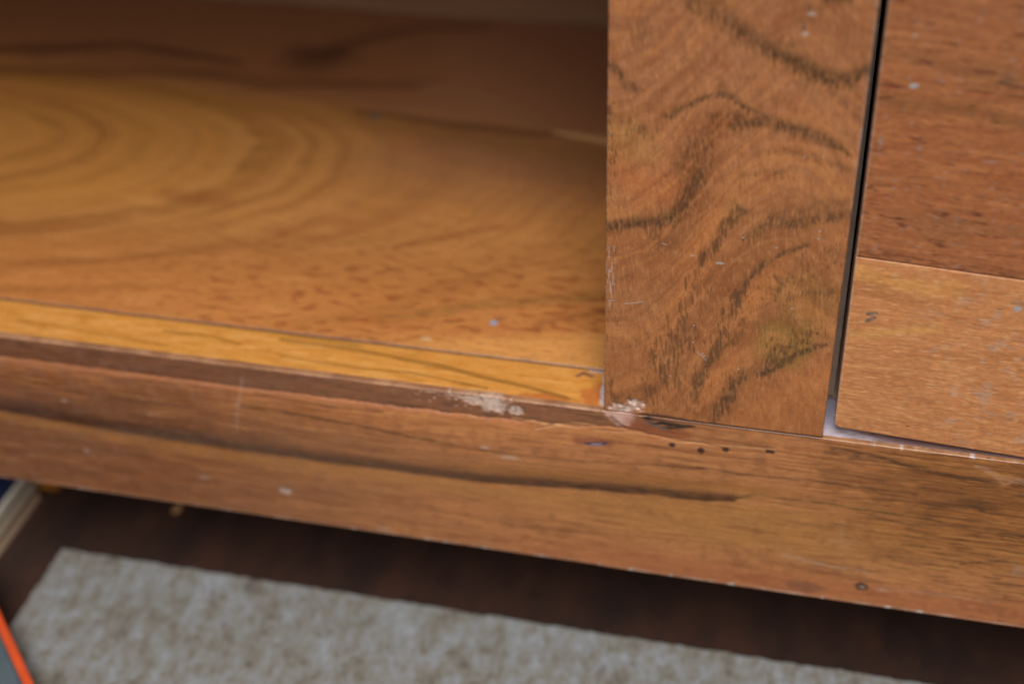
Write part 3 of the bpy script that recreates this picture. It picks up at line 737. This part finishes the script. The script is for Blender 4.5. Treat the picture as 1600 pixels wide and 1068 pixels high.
        slab(part, P3, (0, .019, 0), col, np.stack([u, g + n1], -1), M_draw, drawer, np.full(x.shape, .22 if sd == 0 else .38), DB)
    box('drawer_side', (4.4, 26.5, 6), (16, 262, 190), M_dark, drawer, DB)
    box('drawer_side', (236, 20, 6), (247, 262, 190), M_dark, drawer, DB)
    box('drawer_bottom', (16.3, 20.3, 9), (235.7, 262, 15), M_inner, drawer, DB)
build_drawer()

# --- the rest of the carcase
box('bay_floor_underlay', (-600, 20.6, -34), (400, 277, -17.4), M_inner, cab, B)
box('runner_board', (-22, 20.4, -17), (400, 277, -.3), M_inner, cab, B)
zs_ = np.linspace(.6, 150, 12); yb = 20.4 + 62 * (zs_ / 150) ** 1.7  # made-up strip, curving back with height so the gap darkens upward
vv = [((x_ * MM - B[0]), (y_ * MM - B[1]), (z_ * MM - B[2])) for z_, y_ in zip(zs_, yb) for x_, y_ in ((-22, y_), (2.1, y_), (2.1, y_ + 6), (-22, y_ + 6))]
ff = [tuple(4 * i + q for q in (a, (a + 1) % 4)) + tuple(4 * (i + 1) + q for q in ((a + 1) % 4, a)) for i in range(11) for a in range(4)] + [(0, 3, 2, 1), (44, 45, 46, 47)]
me = bpy.data.meshes.new('gap_shade_strip'); me.from_pydata(vv, [], ff); me.materials.append(M_inner); link('gap_shade_strip', me, cab)
box('divider_panel', (-39.4, 20.4, .8), (-22.4, 277, 222), M_case, cab, B)
box('back_panel', (-600, 277.6, -66), (400, 285, 222), M_back, cab, B)
box('unseen_top_rail', (-600, 0.3, 196.5), (400, 20, 222), M_case, cab, B)  # out of view; set low to darken the back of the bay
box('unseen_top_panel', (-612, -52, 222.4), (412, 290, 242), M_case, cab, B)  # out of view; overhang deepened to shade the upright and drawer gap
box('side_panel', (-618, 0.3, -66), (-600.4, 285, 222), M_case, cab, B)
box('side_panel', (400.4, 0.3, -66), (418, 285, 222), M_case, cab, B)
for (x0, x1, y0, y1) in ((-350, -310.5, 57, 95), (-618, -570, 2, 50), (370, 418, 2, 50), (-618, -570, 236, 284), (370, 418, 236, 284)):
    box('leg', (x0, y0, FLOOR), (x1, y1, -66.6 if y0 < 30 or y0 > 200 else -34.4), M_leg, cab, B, .0015)

# ------------------------------------------------------------------ ground and loose things
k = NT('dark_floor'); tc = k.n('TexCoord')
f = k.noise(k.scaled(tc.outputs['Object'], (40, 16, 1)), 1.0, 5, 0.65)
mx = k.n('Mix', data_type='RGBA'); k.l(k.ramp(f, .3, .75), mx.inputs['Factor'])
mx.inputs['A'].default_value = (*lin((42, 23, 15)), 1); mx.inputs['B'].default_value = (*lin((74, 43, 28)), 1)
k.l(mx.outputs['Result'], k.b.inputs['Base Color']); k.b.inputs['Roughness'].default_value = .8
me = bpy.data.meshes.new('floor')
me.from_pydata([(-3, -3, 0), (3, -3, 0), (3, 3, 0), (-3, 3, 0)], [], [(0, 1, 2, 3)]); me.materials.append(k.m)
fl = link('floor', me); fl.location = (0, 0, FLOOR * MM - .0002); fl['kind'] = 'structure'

# pale pressed-chip board in front of / under the cabinet
k = NT('chipboard'); tc = k.n('TexCoord'); o = tc.outputs['Object']
n0 = k.noise(k.scaled(o, (165, 100, 1)), 1, 4, .68, .3); n1 = k.noise(k.scaled(o, (520, 380, 1)), 1, 3, .6); n2 = k.noise(k.scaled(o, (60, 40, 1)), 1, 3, .6)
r = k.n('ValToRGB')
k.l(k.math('ADD', k.math('ADD', k.math('MULTIPLY', n0, .5), k.math('MULTIPLY', n1, .25)), k.math('MULTIPLY', n2, .25)), r.inputs[0])
els = r.color_ramp.elements
els[0].position = .38; els[0].color = (*lin((98, 90, 84)), 1); els[1].position = .62; els[1].color = (*lin((158, 161, 166)), 1)
for p, c in ((.45, (124, 118, 106)), (.5, (134, 131, 124)), (.555, (142, 143, 144))):
    e = els.new(p); e.color = (*lin(c), 1)
dk = k.ramp(k.noise(k.scaled(o, (190, 130, 1)), 1, 2, .5), .63, .72)
mx = k.n('Mix', data_type='RGBA'); k.l(k.math('MULTIPLY', dk, .6), mx.inputs['Factor']); k.l(r.outputs[0], mx.inputs['A'])
mx.inputs['B'].default_value = (*lin((108, 92, 92)), 1)
k.l(mx.outputs['Result'], k.b.inputs['Base Color']); k.b.inputs['Roughness'].default_value = .75
import bmesh
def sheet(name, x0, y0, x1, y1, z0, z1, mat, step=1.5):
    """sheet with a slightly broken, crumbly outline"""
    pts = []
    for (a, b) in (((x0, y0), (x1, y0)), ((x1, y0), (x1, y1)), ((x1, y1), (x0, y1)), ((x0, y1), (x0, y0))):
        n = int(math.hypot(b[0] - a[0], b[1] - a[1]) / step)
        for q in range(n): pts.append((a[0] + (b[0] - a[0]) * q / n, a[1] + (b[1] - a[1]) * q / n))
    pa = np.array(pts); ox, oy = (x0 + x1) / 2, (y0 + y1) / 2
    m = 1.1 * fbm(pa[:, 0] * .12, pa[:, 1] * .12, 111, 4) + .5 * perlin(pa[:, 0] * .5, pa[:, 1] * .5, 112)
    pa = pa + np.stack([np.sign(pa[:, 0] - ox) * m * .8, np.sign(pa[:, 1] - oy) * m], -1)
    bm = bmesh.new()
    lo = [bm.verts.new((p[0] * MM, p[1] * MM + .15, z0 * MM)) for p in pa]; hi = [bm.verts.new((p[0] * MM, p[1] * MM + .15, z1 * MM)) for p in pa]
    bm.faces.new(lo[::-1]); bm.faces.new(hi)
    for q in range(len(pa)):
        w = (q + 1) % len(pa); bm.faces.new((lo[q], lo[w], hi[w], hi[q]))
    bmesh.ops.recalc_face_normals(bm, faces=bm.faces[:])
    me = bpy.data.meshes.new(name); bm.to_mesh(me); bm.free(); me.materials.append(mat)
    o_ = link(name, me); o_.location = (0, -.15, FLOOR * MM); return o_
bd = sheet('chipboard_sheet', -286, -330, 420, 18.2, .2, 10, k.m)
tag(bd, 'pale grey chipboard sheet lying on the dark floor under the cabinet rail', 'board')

# plywood offcut with a navy top, its layered edge showing
def solid(name, rgb, rough=.6):
    k = NT(name); tc = k.n('TexCoord'); n = k.noise(k.scaled(tc.outputs['Object'], (180, 25, 180)), 1, 4, .6)
    hs = k.n('VectorMath', operation='SCALE'); hs.inputs[0].default_value = lin(rgb)
    k.l(k.math('ADD', .75, k.math('MULTIPLY', n, .5)), hs.inputs['Scale']); k.l(hs.outputs[0], k.b.inputs['Base Color'])
    k.b.inputs['Roughness'].default_value = rough
    return k.m
pw = empty('plywood_offcut', (-.40, -.04, FLOOR * MM))
tag(pw, 'thick plywood offcut with navy blue top and striped layered edge, at the left', 'board')
z = 0.2
for th, c in ((4.2, (224, 192, 160)), (2.4, (120, 86, 58)), (3.6, (232, 216, 192)), (2.4, (150, 116, 74)), (4.0, (236, 226, 208))):
    box('ply', (-480, -150, FLOOR + z), (-316.5 - .5 * (z > 6), 52.5, FLOOR + z + th - .04), solid('ply_layer', c), pw, (-.40, -.04, FLOOR * MM), .0002)
    z += th
box('top_film', (-480, -149, FLOOR + z), (-318.5, 51.5, FLOOR + z + .8), solid('navy_film', (34, 48, 82), .4), pw, (-.40, -.04, FLOOR * MM), .0002)

# grey case with an orange edge strip, just entering the frame
G = np.array([-.30, -.08, FLOOR * MM + .0102])
case = empty('tool_case', G)
tag(case, 'slate grey tool case with bright orange edge strip at lower left', 'case')
def prism(name, pts, z0, z1, mat, bev):
    import bmesh
    bm = bmesh.new()
    lo = [bm.verts.new((p[0] * MM - G[0], p[1] * MM - G[1], z0 * MM - G[2])) for p in pts]
    hi = [bm.verts.new((p[0] * MM - G[0], p[1] * MM - G[1], z1 * MM - G[2])) for p in pts]
    bm.faces.new(lo[::-1]); bm.faces.new(hi)
    for i in range(len(pts)):
        j = (i + 1) % len(pts); bm.faces.new((lo[i], lo[j], hi[j], hi[i]))
    bmesh.ops.recalc_face_normals(bm, faces=bm.faces[:])
    bmesh.ops.bevel(bm, geom=bm.edges[:], offset=bev * MM, segments=3, affect='EDGES')
    me = bpy.data.meshes.new(name); bm.to_mesh(me); bm.free(); me.materials.append(mat)
    return link(name, me, case)
ZT = -104.0
p0 = np.array(flat(-8, 938, ZT * MM)); p1 = np.array(flat(52, 1066, ZT * MM))
dv = (p1 - p0) / np.linalg.norm(p1 - p0); nv = np.array([dv[1], -dv[0]])
if nv[0] > 0: nv = -nv
A0 = p0 - dv * 26; A1 = p1 + dv * 1.0
prism('body', [A0 + nv * 3.2, A1 + nv * 3.2, A1 + nv * 70, A0 + nv * 70], FLOOR + 10.4, ZT - .8, solid('slate_plastic', (88, 102, 108), .45), .8)
prism('edge_strip', [A0, A1, A1 + nv * 3.0, A0 + nv * 3.0], ZT - 5, ZT, solid('orange_plastic', (226, 88, 42), .45), .5)
prism('end_cap', [A1 + nv * -1 + dv * .3, A1 + dv * 34 - nv * 1, A1 + dv * 34 + nv * 70, A1 + nv * 70 + dv * .3], FLOOR + 10.4, ZT + 1.5, solid('blue_grey_rubber', (54, 64, 82), .3), 3)

# a crumb of raw wood on the dark floor just below the rail
import bmesh
bm = bmesh.new(); bmesh.ops.create_icosphere(bm, subdivisions=2, radius=.0021)
for v in bm.verts:
    f = 1 + .35 * float(perlin(v.co.x * 700 + 3, v.co.y * 700 + v.co.z * 500, 5))
    v.co = (v.co.x * .9 * f, v.co.y * 1.5 * f, (v.co.z + .0021) * .7 * f)
me = bpy.data.meshes.new('wood_crumb'); bm.to_mesh(me); bm.free(); me.materials.append(solid('raw_wood', (190, 140, 92), .8))
cr = link('wood_crumb', me); cp = flat(279, 797, FLOOR * MM); cr.location = (cp[0] * MM, cp[1] * MM, FLOOR * MM - .0001)
tag(cr, 'tiny tan wood crumb on the dark floor just below the rail', 'crumb')
